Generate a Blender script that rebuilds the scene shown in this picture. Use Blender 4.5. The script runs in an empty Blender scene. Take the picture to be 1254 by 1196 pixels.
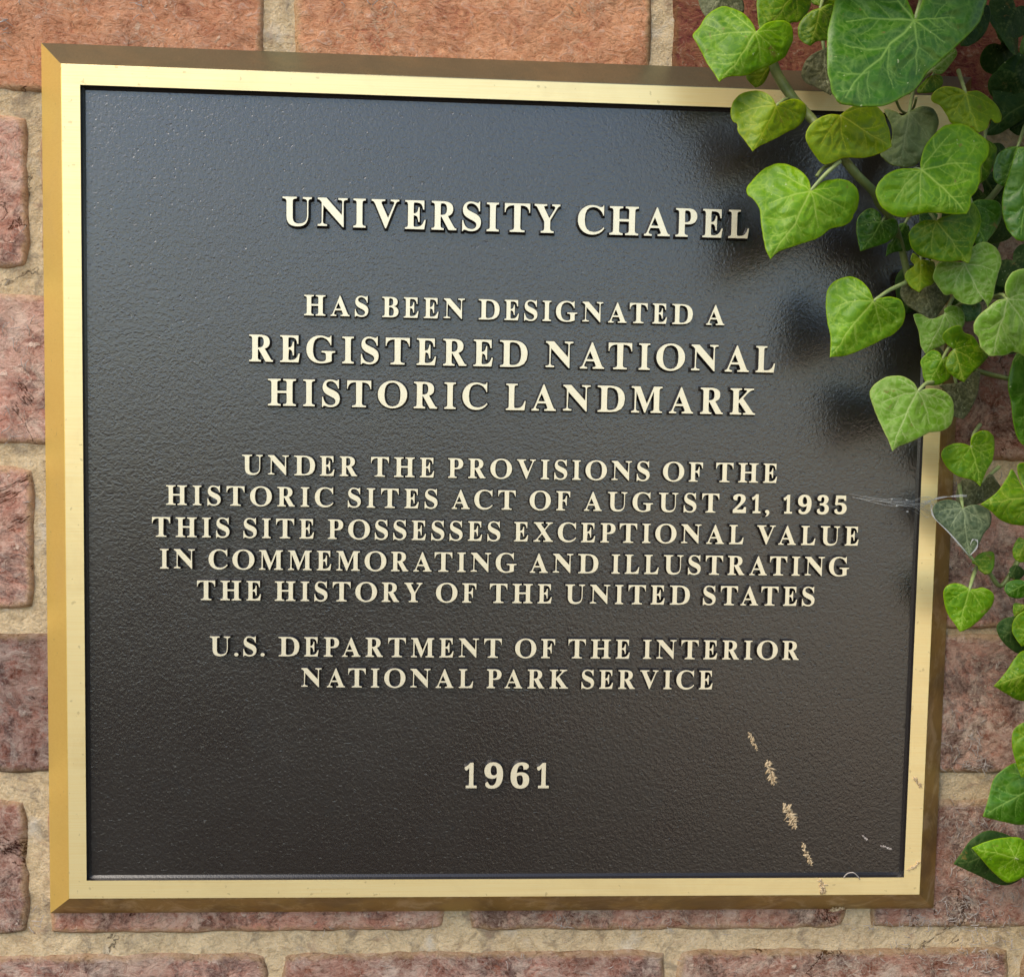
import bpy, bmesh, math, random
import numpy as np
from mathutils import Vector, Matrix
from mathutils.geometry import delaunay_2d_cdt
random.seed(7)
sc = bpy.context.scene
COL = sc.collection
R_ = math.radians

# ------------------------------------------------------------------ camera, sky, sun, exposure
C0 = np.array([-0.01867672, -0.38847524, 1.52842784])        # camera stands 0.39 m in front of the plaque
FW = np.array([0.04919841, 0.9968958, -0.06146766])
UP = np.array([-0.01540932, 0.06229246, 0.99793898])
RT = np.array([0.99867015, -0.04814984, 0.01842618])
FPX = 1212.0
cam = bpy.data.cameras.new('camera'); cam.sensor_fit = 'HORIZONTAL'; cam.sensor_width = 36
cam.lens = FPX / 1254 * 36; cam.clip_start = 0.01; cam.clip_end = 2000
co = bpy.data.objects.new('camera', cam); COL.objects.link(co)
co.matrix_world = Matrix(((RT[0], UP[0], -FW[0], C0[0]), (RT[1], UP[1], -FW[1], C0[1]),
                          (RT[2], UP[2], -FW[2], C0[2]), (0, 0, 0, 1)))
sc.camera = co

SUN = Vector((-0.50, -0.45, 0.74)).normalized()
el = math.asin(SUN.z); rot = math.atan2(SUN.x, SUN.y)
world = bpy.data.worlds.new('World'); sc.world = world; world.use_nodes = True
wn = world.node_tree
sky = wn.nodes.new('ShaderNodeTexSky'); sky.sky_type = 'NISHITA'; sky.sun_disc = False
sky.sun_elevation = el; sky.sun_rotation = rot; sky.dust_density = 0.6; sky.air_density = 1.3
wn.links.new(sky.outputs[0], wn.nodes['Background'].inputs[0])
wn.nodes['Background'].inputs[1].default_value = 0.14
sl = bpy.data.lights.new('sun', 'SUN'); sl.energy = 2.0; sl.angle = R_(35); sl.color = (1.0, 0.88, 0.72)
so = bpy.data.objects.new('sun', sl); COL.objects.link(so); so.rotation_euler = SUN.to_track_quat('Z', 'Y').to_euler()
so.location = (0, -2, 4)
vs = sc.view_settings; vs.view_transform = 'Standard'; vs.look = 'None'; vs.exposure = 0.85; vs.gamma = 1

# ------------------------------------------------------------------ helpers
def at(px, py, h):
    """point where the line of sight through a photograph pixel reaches h metres in front of the plaque's face"""
    px = np.asarray(px, float); py = np.asarray(py, float); h = np.asarray(h, float)
    d = RT * ((px - 627) / FPX)[..., None] + UP * ((598 - py) / FPX)[..., None] + FW
    k = (-h - C0[1]) / d[..., 1]
    return C0 + d * k[..., None]

def tag(o, label=None, cat=None, group=None, kind=None):
    if label: o['label'] = label
    if cat: o['category'] = cat
    if group: o['group'] = group
    if kind: o['kind'] = kind
    return o

def empty(name, loc, label, cat, group=None):
    o = bpy.data.objects.new(name, None); COL.objects.link(o); o.location = loc
    o.empty_display_size = 0.02
    return tag(o, label, cat, group)

def link(name, me, mat=None, parent=None, off=(0, 0, 0)):
    """one mesh object; its vertices are in world space and are moved into the parent's space"""
    o = bpy.data.objects.new(name, me); COL.objects.link(o)
    if mat is not None and not me.materials: me.materials.append(mat)
    if parent is not None: o.parent = parent
    o.location = off
    return o

def mesh(verts, faces, smooth=True, base=(0, 0, 0)):
    me = bpy.data.meshes.new('mesh')
    v = np.asarray(verts, float) - np.asarray(base, float)
    me.from_pydata(v.tolist(), [], faces if isinstance(faces, list) else faces.tolist())
    if smooth: me.polygons.foreach_set('use_smooth', [True] * len(me.polygons))
    me.update()
    return me

def hash3(i, j, k):
    n = (i * 374761393 + j * 668265263 + k * 2147483647) & 0xffffffff
    n = ((n ^ (n >> 13)) * 1274126177) & 0xffffffff
    n = ((n ^ (n >> 16)) * 2246822519) & 0xffffffff
    return ((n ^ (n >> 15)) & 0xffffff) / float(0xffffff)

def vnoise(x, y, seed=0):
    x = np.asarray(x, float); y = np.asarray(y, float)
    i = np.floor(x).astype(np.int64); j = np.floor(y).astype(np.int64)
    fx = x - i; fy = y - j
    fx = fx * fx * (3 - 2 * fx); fy = fy * fy * (3 - 2 * fy)
    a = hash3(i, j, seed); b = hash3(i + 1, j, seed); c = hash3(i, j + 1, seed); d = hash3(i + 1, j + 1, seed)
    return (a * (1 - fx) + b * fx) * (1 - fy) + (c * (1 - fx) + d * fx) * fy - 0.5

def fbm(x, y, seed=0, oct=4):
    r = 0; a = 1.0
    for o in range(oct):
        r = r + a * vnoise(x * 2 ** o, y * 2 ** o, seed + 17 * o); a *= 0.5
    return r

def tube(pts, rad, n=6, verts=None, faces=None):
    """a tapering tube along pts (rad: number or list); returns or extends verts/faces"""
    V = [] if verts is None else verts; F = [] if faces is None else faces
    P = [Vector(p) for p in pts]; b = len(V)
    prev = None
    for i, p in enumerate(P):
        t = (P[min(i + 1, len(P) - 1)] - P[max(i - 1, 0)]).normalized()
        if prev is None:
            prev = t.orthogonal().normalized()
        u = (prev - t * prev.dot(t))
        u = u.normalized() if u.length > 1e-6 else t.orthogonal().normalized()
        prev = u; w = t.cross(u)
        r = rad[i] if hasattr(rad, '__len__') else rad
        for k in range(n):
            a = 2 * math.pi * k / n
            V.append(tuple(p + (u * math.cos(a) + w * math.sin(a)) * r))
    for i in range(len(P) - 1):
        for k in range(n):
            k2 = (k + 1) % n
            F.append((b + i * n + k, b + i * n + k2, b + (i + 1) * n + k2, b + (i + 1) * n + k))
    F.append(tuple(b + k for k in range(n))[::-1]); F.append(tuple(b + (len(P) - 1) * n + k for k in range(n)))
    return V, F

def spline(P, n=6, closed=False):
    P = [np.asarray(p, float) for p in P]; m = len(P); out = []
    for i in range(m if closed else m - 1):
        g = (lambda k: P[k % m]) if closed else (lambda k: P[min(max(k, 0), m - 1)])
        a, b, c, d = g(i - 1), g(i), g(i + 1), g(i + 2)
        for k in range(n):
            t = k / n
            out.append(0.5 * ((2 * b) + (c - a) * t + (2 * a - 5 * b + 4 * c - d) * t * t + (3 * b - a - 3 * c + d) * t ** 3))
    if not closed: out.append(P[-1])
    return out

# ------------------------------------------------------------------ materials
class NT:
    def __init__(s, name):
        s.m = bpy.data.materials.new(name); s.m.use_nodes = True; s.t = s.m.node_tree; s.n = s.t.nodes
        s.b = s.n['Principled BSDF']; s.out = s.n['Material Output']; s.co = s.n.new('ShaderNodeTexCoord')
    def set(s, **k):
        for a, v in k.items():
            i = s.b.inputs[a.replace('_', ' ')]
            if hasattr(v, 'is_output'): s.t.links.new(v, i)
            else: i.default_value = v
    def lk(s, a, b): s.t.links.new(a, b)
    def put(s, sock, v):
        if hasattr(v, 'is_output'): s.lk(v, sock)
        elif isinstance(v, tuple) and len(v) == 3 and sock.type == 'RGBA': sock.default_value = (*v, 1)
        else: sock.default_value = v
    def coord(s, scale=(1, 1, 1), rot=(0, 0, 0), obj=True, add=None):
        mp = s.n.new('ShaderNodeMapping'); mp.inputs['Scale'].default_value = scale; mp.inputs['Rotation'].default_value = rot
        v = s.co.outputs['Object']
        if add is not None:
            a = s.n.new('ShaderNodeVectorMath'); a.operation = 'ADD'; s.lk(v, a.inputs[0]); s.lk(add, a.inputs[1]); v = a.outputs[0]
        s.lk(v, mp.inputs[0]); return mp.outputs[0]
    def noise(s, vec, scale, detail=4, rough=0.55, dist=0.0, col=False):
        n = s.n.new('ShaderNodeTexNoise'); s.lk(vec, n.inputs['Vector']); n.inputs['Scale'].default_value = scale
        n.inputs['Detail'].default_value = detail; n.inputs['Roughness'].default_value = rough; n.inputs['Distortion'].default_value = dist
        return n.outputs[1 if col else 0]
    def voro(s, vec, scale, feat='F1', rnd=1.0):
        n = s.n.new('ShaderNodeTexVoronoi'); n.feature = feat; s.lk(vec, n.inputs['Vector']); n.inputs['Scale'].default_value = scale
        n.inputs['Randomness'].default_value = rnd; return n.outputs['Distance']
    def ramp(s, f, *stops, interp='LINEAR'):
        r = s.n.new('ShaderNodeValToRGB'); r.color_ramp.interpolation = interp; s.put(r.inputs[0], f); e = r.color_ramp.elements
        while len(e) < len(stops): e.new(0.5)
        for q, (p, c) in zip(e, stops):
            q.position = p; q.color = (c, c, c, 1) if not hasattr(c, '__len__') else (*c, 1)
        return r.outputs[0]
    def mix(s, f, a, b, mode='MIX'):
        x = s.n.new('ShaderNodeMix'); x.data_type = 'RGBA'; x.blend_type = mode
        s.put(x.inputs[0], f); s.put(x.inputs[6], a); s.put(x.inputs[7], b); return x.outputs[2]
    def math(s, op, a, b=0.0, clamp=False):
        x = s.n.new('ShaderNodeMath'); x.operation = op; x.use_clamp = clamp; s.put(x.inputs[0], a); s.put(x.inputs[1], b); return x.outputs[0]
    def attr(s, name):
        x = s.n.new('ShaderNodeAttribute'); x.attribute_name = name; return x.outputs['Fac']
    def info(s, out): 
        x = s.n.new('ShaderNodeObjectInfo'); return x.outputs[out]
    def bump(s, h, strength=0.5, dist=0.001, prev=None):
        x = s.n.new('ShaderNodeBump'); x.inputs['Strength'].default_value = strength; x.inputs['Distance'].default_value = dist
        s.lk(h, x.inputs['Height'])
        if prev is not None: s.lk(prev, x.inputs['Normal'])
        return x.outputs[0]

def mat_brick(name, warm):
    s = NT(name)
    rnd = s.info('Random'); colr = s.info('Color')
    off = s.n.new('ShaderNodeCombineXYZ'); s.lk(s.math('MULTIPLY', rnd, 7.3), off.inputs[0]); s.lk(s.math('MULTIPLY', rnd, 3.1), off.inputs[2])
    v = s.coord(add=off.outputs[0])
    big = s.noise(v, 22, 5, 0.65, 0.8); mid = s.noise(v, 85, 8, 0.72, 0.5); fine = s.noise(v, 700, 6, 0.75)
    if warm:
        c = s.mix(s.ramp(big, (0.38, 0.0), (0.62, 1.0)), (0.38, 0.13, 0.065), (0.58, 0.235, 0.085))
        c = s.mix(s.ramp(mid, (0.42, 0.0), (0.60, 0.8)), c, (0.62, 0.29, 0.145))
        c = s.mix(s.ramp(s.noise(v, 40, 8, 0.75, 0.8), (0.54, 0.0), (0.66, 0.65)), c, (0.22, 0.085, 0.055))
        c = s.mix(s.ramp(s.noise(v, 33, 6, 0.7, 0.4), (0.57, 0.0), (0.72, 0.35)), c, (0.50, 0.30, 0.24))
    else:
        c = s.mix(s.ramp(big, (0.40, 0.0), (0.60, 1.0)), (0.24, 0.12, 0.10), (0.46, 0.22, 0.17))
        c = s.mix(s.ramp(mid, (0.43, 0.0), (0.60, 0.85)), c, (0.55, 0.37, 0.31))
        c = s.mix(s.ramp(s.noise(v, 26, 10, 0.8, 0.8), (0.48, 0.0), (0.56, 0.85)), c, (0.135, 0.105, 0.11))
        c = s.mix(s.ramp(s.noise(v, 52, 9, 0.78, 0.5), (0.51, 0.0), (0.60, 0.75)), c, (0.60, 0.49, 0.42))
        c = s.mix(s.ramp(s.noise(v, 75, 6, 0.7, 0.2), (0.60, 0.0), (0.70, 0.8)), c, (0.36, 0.12, 0.07))
    c = s.mix(s.ramp(fine, (0.38, 0.0), (0.62, 0.55)), c, s.mix(0.5, c, (0.58, 0.45, 0.38)))
    c = s.mix(s.ramp(fine, (0.30, 0.6), (0.46, 0.0)), c, s.mix(0.6, c, (0.04, 0.025, 0.02)))
    # lime bloom and old rootlet traces: thin wandering pale lines and crumbs
    vw = s.coord(add=s.noise(v, 120, 3, 0.6, 0, True))
    ln = s.math('ABSOLUTE', s.math('SUBTRACT', s.noise(v, 95, 5, 0.6, 1.6), 0.5))
    msk = s.ramp(s.noise(v, 28, 3, 0.6), (0.48, 0.0), (0.60, 1.0))
    lines = s.math('MULTIPLY', s.ramp(ln, (0.0, 0.8), (0.028, 0.0)), msk)
    crumbs = s.math('MULTIPLY', s.ramp(s.noise(v, 330, 3, 0.6, 0.5), (0.62, 0.0), (0.67, 0.9)), s.ramp(s.noise(v, 24, 3), (0.46, 0.0), (0.56, 1.0)))
    w = s.math('MAXIMUM', lines, crumbs)
    w = s.math('MULTIPLY', w, 0.65 if warm else 0.95)
    c = s.mix(w, c, (0.62, 0.52, 0.45))
    rim = s.math('MULTIPLY', s.attr('rim'), s.math('MULTIPLY', s.noise(v, 150, 6, 0.7), 2.0))
    c = s.mix(s.ramp(rim, (0.45, 0.0), (0.75, 0.75)), c, (0.42, 0.30, 0.18))
    c = s.mix(s.ramp(s.noise(v, 18, 7, 0.7, 0.3), (0.55, 0.0), (0.66, 0.20 if warm else 0.55)), c, (0.56, 0.44, 0.36))
    c = s.mix(1.0, s.mix(1.0, c, (1.38, 1.27, 1.12) if not warm else (1.22, 1.12, 0.92), 'MULTIPLY'), colr, 'MULTIPLY')
    cr = s.math('ADD', s.math('ABSOLUTE', s.math('SUBTRACT', s.noise(v, 8, 8, 0.62, 0.8), 0.5)), s.ramp(s.noise(v, 14, 2), (0.50, 0.05), (0.56, 0.0)))
    crack = s.ramp(cr, (0.0, 0.0), (0.0035, 1.0))
    c = s.mix(s.math('MULTIPLY', s.math('SUBTRACT', 1.0, crack), 0.75), c, (0.045, 0.028, 0.022))
    drag = s.noise(s.coord(scale=(0.75, 1, 1.2), add=off.outputs[0]), 230, 8, 0.75, 1.6)
    c = s.mix(s.ramp(drag, (0.36, 0.6), (0.47, 0.0)), c, s.mix(0.65, c, (0.05, 0.035, 0.03)))
    c = s.mix(s.ramp(drag, (0.54, 0.0), (0.64, 0.5)), c, s.mix(0.6, c, (0.75, 0.62, 0.52)))
    h = s.math('ADD', s.math('MULTIPLY', mid, 0.7), s.math('MULTIPLY', fine, 0.6))
    h = s.math('ADD', h, s.math('MULTIPLY', drag, 1.1))
    pit = s.ramp(s.voro(vw, 170, 'F1'), (0.06, 0.0), (0.16, 1.0))
    pit = s.math('MAXIMUM', pit, s.ramp(s.noise(v, 70, 3), (0.44, 1.0), (0.52, 0.0)))
    c = s.mix(s.math('MULTIPLY', s.math('SUBTRACT', 1.0, pit), 0.7), c, (0.06, 0.04, 0.035))
    h = s.math('ADD', h, s.math('MULTIPLY', s.math('ADD', crack, pit), 0.5))
    h = s.math('ADD', h, s.math('MULTIPLY', w, 0.35))
    bc = s.n.new('ShaderNodeBrightContrast'); bc.inputs['Contrast'].default_value = 0.16; bc.inputs['Bright'].default_value = -0.01; s.lk(c, bc.inputs[0])
    hv = s.n.new('ShaderNodeHueSaturation'); hv.inputs['Saturation'].default_value = 0.86 if not warm else 0.80; s.lk(bc.outputs[0], hv.inputs['Color']); c = hv.outputs[0]
    s.set(Base_Color=c, Roughness=0.82, Normal=s.bump(h, 1.0, 0.0019)); s.b.inputs['Specular IOR Level'].default_value = 0.12
    return s.m

def mat_mortar():
    s = NT('mortar'); v = s.coord()
    a = s.noise(v, 34, 7, 0.7); g = s.noise(v, 1100, 5, 0.75); st = s.noise(v, 60, 5, 0.7, 0.6)
    c = s.mix(s.ramp(a, (0.35, 0.0), (0.65, 1.0)), (0.60, 0.41, 0.215), (0.84, 0.63, 0.37))
    c = s.mix(s.ramp(g, (0.40, 0.0), (0.68, 0.8)), c, (0.60, 0.50, 0.36))
    c = s.mix(s.ramp(g, (0.30, 0.6), (0.42, 0.0)), c, (0.16, 0.11, 0.065))
    c = s.mix(s.ramp(s.noise(v, 210, 7, 0.75, 0.8), (0.47, 0.0), (0.66, 0.6)), c, (0.27, 0.18, 0.095))
    c = s.mix(s.ramp(st, (0.52, 0.0), (0.64, 0.6)), c, (0.20, 0.155, 0.115))
    c = s.mix(s.ramp(s.noise(v, 120, 6, 0.7, 0.6), (0.56, 0.0), (0.68, 0.45)), c, (0.34, 0.19, 0.13))
    c = s.mix(s.ramp(s.noise(v, 45, 4, 0.6, 0.3), (0.60, 0.0), (0.70, 0.5)), c, (0.62, 0.57, 0.50))
    mcr = s.math('ADD', s.math('ABSOLUTE', s.math('SUBTRACT', s.noise(v, 11, 9, 0.65, 1.0), 0.5)), s.ramp(s.noise(v, 9, 2), (0.50, 0.05), (0.58, 0.0)))
    mcr = s.ramp(mcr, (0.0, 0.0), (0.004, 1.0))
    c = s.mix(s.math('MULTIPLY', s.math('SUBTRACT', 1.0, mcr), 0.8), c, (0.06, 0.04, 0.03))
    h = s.math('ADD', s.math('ADD', s.math('MULTIPLY', g, 0.6), st), s.noise(v, 330, 5, 0.7))
    h = s.math('ADD', h, s.math('MULTIPLY', mcr, 0.6))
    s.set(Base_Color=c, Roughness=0.92, Normal=s.bump(h, 1.0, 0.0013)); s.b.inputs['Specular IOR Level'].default_value = 0.15
    return s.m

def mat_paint():
    s = NT('dark_bronze_paint'); v = s.coord()
    big = s.noise(v, 7, 3, 0.5)
    c = s.mix(big, (0.011, 0.0075, 0.0055), (0.016, 0.011, 0.008))
    c = s.mix(s.ramp(s.noise(v, 65, 4, 0.6, 0.4), (0.63, 0.0), (0.69, 0.35)), c, (0.012, 0.012, 0.012))
    dust = s.ramp(s.noise(v, 900, 2, 0.5), (0.73, 0.0), (0.77, 0.30))
    c = s.mix(dust, c, (0.3, 0.28, 0.25))
    # faint run-off streaks and smudged dust
    strk = s.math('MULTIPLY', s.ramp(s.noise(s.coord(scale=(1, 1, 0.07)), 95, 5, 0.65), (0.56, 0.0), (0.70, 1.0)), s.ramp(s.noise(v, 9, 3), (0.56, 0.0), (0.72, 0.08)))
    c = s.mix(strk, c, (0.16, 0.145, 0.125))
    # cast orange-peel grain: two interfering ridged noises
    g1 = s.noise(v, 820, 2, 0.5, 0.5); g2 = s.noise(v, 1700, 2, 0.5, 0.3)
    h = s.math('ADD', g1, s.math('MULTIPLY', g2, 0.35))
    pits = s.ramp(s.noise(v, 640, 1, 0.4), (0.24, 0.0), (0.30, 1.0))
    n = s.bump(h, 0.5, 0.00036); n = s.bump(pits, 0.25, 0.0003, n)
    r = s.ramp(s.noise(v, 18, 4, 0.6), (0.3, 0.24), (0.7, 0.31))
    s.set(Base_Color=c, Roughness=r, Normal=n); s.b.inputs['IOR'].default_value = 1.95
    return s.m

def mat_side():
    s = NT('dark_bronze_paint_smooth'); v = s.coord()
    s.set(Base_Color=(0.014, 0.011, 0.010, 1), Roughness=0.26, Normal=s.bump(s.noise(v, 1500, 2), 0.15, 0.0003)); s.b.inputs['IOR'].default_value = 1.62
    return s.m

def mat_gold(name, c1, c2, sc_, rough, metal, stain=0.0, dif=None):
    """brushed bronze; sc_ stretches the brush lines"""
    s = NT(name); v = s.coord(scale=sc_)
    l1 = s.noise(v, 1, 5, 0.75); l2 = s.noise(v, 0.13, 3, 0.6)
    c = s.mix(s.ramp(l1, (0.3, 0.0), (0.7, 1.0)), c1, c2)
    c = s.mix(s.math('MULTIPLY', l2, 0.35), c, c1)
    c = s.mix(s.ramp(l1, (0.60, 0.0), (0.78, 0.45)), c, s.mix(0.75, c, (0.50, 0.32, 0.12)))
    c = s.mix(s.ramp(s.noise(s.coord(), 26, 6, 0.7, 0.5), (0.50, 0.0), (0.72, 0.35)), c, s.mix(0.6, c, (0.60, 0.40, 0.17)))
    o = s.coord()
    if stain:
        c = s.mix(s.math('MULTIPLY', s.ramp(s.noise(o, 75, 6, 0.7, 1.0), (0.50, 0.0), (0.64, 1.0)), stain), c, (0.62, 0.50, 0.30))
        c = s.mix(s.math('MULTIPLY', s.ramp(s.noise(o, 38, 5, 0.7, 0.5), (0.48, 0.0), (0.62, 1.0)), stain), c, (0.16, 0.10, 0.03))
    spk = s.ramp(s.noise(o, 420, 2, 0.5), (0.70, 0.0), (0.74, 0.5))
    c = s.mix(spk, c, s.mix(0.6, c, (0.25, 0.15, 0.06)))
    s.set(Base_Color=c, Metallic=metal, Roughness=s.ramp(l1, (0.2, rough - 0.05), (0.8, rough + 0.08)), Normal=s.bump(l1, 0.25, 0.0002))
    return s.m

def mat_leaf(name, base, deep, vein, edge, rough=0.38, mott=0.5, trans=0.24, spec=0.32, dull=False):
    s = NT(name); rnd = s.info('Random')
    off = s.n.new('ShaderNodeCombineXYZ'); s.lk(s.math('MULTIPLY', rnd, 5.3), off.inputs[0]); s.lk(s.math('MULTIPLY', rnd, 2.9), off.inputs[2])
    v = s.coord(add=off.outputs[0])
    c = s.mix(s.ramp(s.noise(v, 55, 4, 0.6), (0.32, 0.0), (0.68, 1.0)), deep, base)
    cell = s.voro(s.coord(add=s.noise(v, 260, 3, 0.6, 0, True)), 300, 'DISTANCE_TO_EDGE') if dull else None
    vv = s.n.new('ShaderNodeVectorMath'); vv.operation = 'MULTIPLY_ADD'
    s.lk(s.noise(v, 380, 2, 0.5, 0, True), vv.inputs[0]); vv.inputs[1].default_value = (0.0022,) * 3; s.lk(v, vv.inputs[2])
    net = s.ramp(s.voro(vv.outputs[0], 330, 'DISTANCE_TO_EDGE'), (0.0, 1.0), (0.13, 0.0))
    net2 = s.ramp(s.voro(vv.outputs[0], 130, 'DISTANCE_TO_EDGE'), (0.0, 1.0), (0.07, 0.0))
    blot = s.ramp(s.noise(v, 500, 4, 0.65), (0.42, 0.0), (0.66, 1.0))
    nt = s.math('MAXIMUM', s.math('MULTIPLY', net, 0.55), s.math('MULTIPLY', net2, 0.8))
    nt = s.math('MULTIPLY', s.math('ADD', nt, s.math('MULTIPLY', blot, 0.35)), mott * 0.75, True)
    nt = s.math('MULTIPLY', nt, s.ramp(s.noise(v, 130, 3), (0.35, 0.35), (0.6, 1.0)))
    c = s.mix(nt, c, vein)
    e = s.attr('edge')
    c = s.mix(s.ramp(e, (0.0, 0.9), (0.18, 0.0)), c, edge)
    c = s.mix(s.math('MULTIPLY', s.attr('vein'), 0.92), c, vein)
    scar = s.math('MULTIPLY', s.ramp(s.noise(v, 170, 5, 0.65, 0.4), (0.64, 0.0), (0.70, 0.7)), s.ramp(rnd, (0.35, 0.0), (0.6, 1.0)))
    c = s.mix(scar, c, (0.20, 0.13, 0.045))
    if dull:
        c = s.mix(s.ramp(s.noise(v, 900, 3, 0.7), (0.40, 0.0), (0.60, 0.75)), c, deep)
    c = s.mix(s.ramp(s.noise(v, 700, 1, 0.4), (0.77, 0.0), (0.80, 0.6)), c, (0.5, 0.55, 0.3))
    hv = s.n.new('ShaderNodeHueSaturation'); hv.inputs['Saturation'].default_value = 1.0 if dull else 1.12; s.lk(c, hv.inputs['Color']); c = hv.outputs[0]
    h = s.math('ADD', s.math('MULTIPLY', blot, 0.3), s.math('MULTIPLY', nt, -0.5))
    h = s.math('ADD', h, s.math('MULTIPLY', s.attr('vein'), 0.6))
    s.set(Base_Color=c, Roughness=s.ramp(blot, (0.0, rough), (1.0, rough + 0.12)), Normal=s.bump(h, 0.35, 0.00035))
    s.b.inputs['Specular IOR Level'].default_value = spec
    tr = s.n.new('ShaderNodeBsdfTranslucent'); s.lk(s.mix(1.0, c, (1.0, 1.0, 0.45), 'MULTIPLY'), tr.inputs['Color'])
    mx = s.n.new('ShaderNodeMixShader'); mx.inputs[0].default_value = trans
    s.lk(s.b.outputs[0], mx.inputs[1]); s.lk(tr.outputs[0], mx.inputs[2]); s.lk(mx.outputs[0], s.out.inputs[0])
    return s.m

def mat_plain(name, c1, c2, scale, rough=0.6, bump=0.3, dist=0.0004):
    s = NT(name); v = s.coord(); n = s.noise(v, scale, 4, 0.65)
    s.set(Base_Color=s.mix(s.ramp(n, (0.35, 0.0), (0.65, 1.0)), c1, c2), Roughness=rough, Normal=s.bump(n, bump, dist))
    return s.m

M_BR = mat_brick('purple_red_brick', False); M_BO = mat_brick('orange_brick', True); M_MO = mat_mortar()
M_PAINT = mat_paint(); M_SIDE = mat_side()
GC1, GC2 = (0.93, 0.70, 0.31), (0.99, 0.82, 0.44)
M_GH = mat_gold('brushed_bronze_across', GC1, GC2, (25, 900, 2600), 0.34, 0.50)
M_GV = M_GH
M_GL = mat_gold('brushed_bronze_letter', (0.84, 0.73, 0.50), (0.99, 0.89, 0.66), (40, 2600, 900), 0.36, 0.45)
M_BEV = mat_gold('bevel_bronze_lit', (0.74, 0.47, 0.10), (0.84, 0.59, 0.17), (60, 700, 2600), 0.40, 0.65)  # lit copy: the left bevel's brightness is put into the colour
M_BEVT = mat_gold('bevel_bronze_top_sky_tone', (0.20, 0.18, 0.10), (0.28, 0.255, 0.15), (2600, 700, 120), 0.30, 0.85)  # sky reflection on the top bevel is painted in as olive grey
M_BEVS = mat_gold('bevel_bronze_shaded_stained', (0.30, 0.195, 0.035), (0.42, 0.28, 0.06), (300, 300, 120), 0.36, 0.8, 0.6)  # shade of bottom and right bevels painted into the base, plus real stains
M_ROOT = mat_plain('dry_rootlet', (0.42, 0.33, 0.24), (0.62, 0.53, 0.43), 500)
M_ROOTW = mat_plain('bleached_rootlet', (0.30, 0.25, 0.22), (0.50, 0.43, 0.38), 300, 0.85)
M_PAD = mat_plain('tan_rootlet_pad', (0.33, 0.22, 0.11), (0.55, 0.42, 0.26), 700)
M_STEM = mat_plain('green_stem', (0.10, 0.14, 0.035), (0.19, 0.22, 0.06), 150, 0.5)
M_PET = mat_plain('petiole', (0.20, 0.26, 0.08), (0.30, 0.35, 0.13), 200, 0.5)
M_SILK = mat_plain('spider_silk', (0.50, 0.50, 0.49), (0.62, 0.62, 0.60), 300, 0.35, 0.0); M_SILK.node_tree.nodes['Principled BSDF'].inputs['Alpha'].default_value = 0.6
M_GROUND = mat_plain('stone_paving', (0.16, 0.11, 0.075), (0.26, 0.18, 0.125), 2.5, 0.9, 0.5, 0.01)

# ------------------------------------------------------------------ ground
M_SOIL = mat_plain('dark_planting_soil', (0.035, 0.026, 0.018), (0.07, 0.052, 0.036), 3.0, 0.95, 0.6, 0.02)
M_PATH = mat_plain('warm_reflecting_path', (0.58, 0.43, 0.27), (0.70, 0.54, 0.36), 2.0, 0.9, 0.5, 0.01)
tag(link('ground', mesh([(-300, -600, 0), (300, -600, 0), (300, 5, 0), (-300, 5, 0)], [(0, 1, 2, 3)], False), M_SOIL), kind='structure')
tag(link('reflecting_path', mesh([(0.9, -3.2, .004), (9, -3.2, .004), (60, -60, .004), (2.5, -60, .004)], [(3, 2, 1, 0)], False), M_PATH), kind='structure')  # unseen, added to reflect warm light into the plaque's right side

# ------------------------------------------------------------------ brick wall
WY = 0.0145                                                   # brick faces, metres behind the plaque's face
wall = empty('brick_wall', (0, WY, 0), 'old reddish brick wall with sandy mortar joints behind the plaque and ivy', 'wall')
WB = (0, WY, 0)

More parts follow.
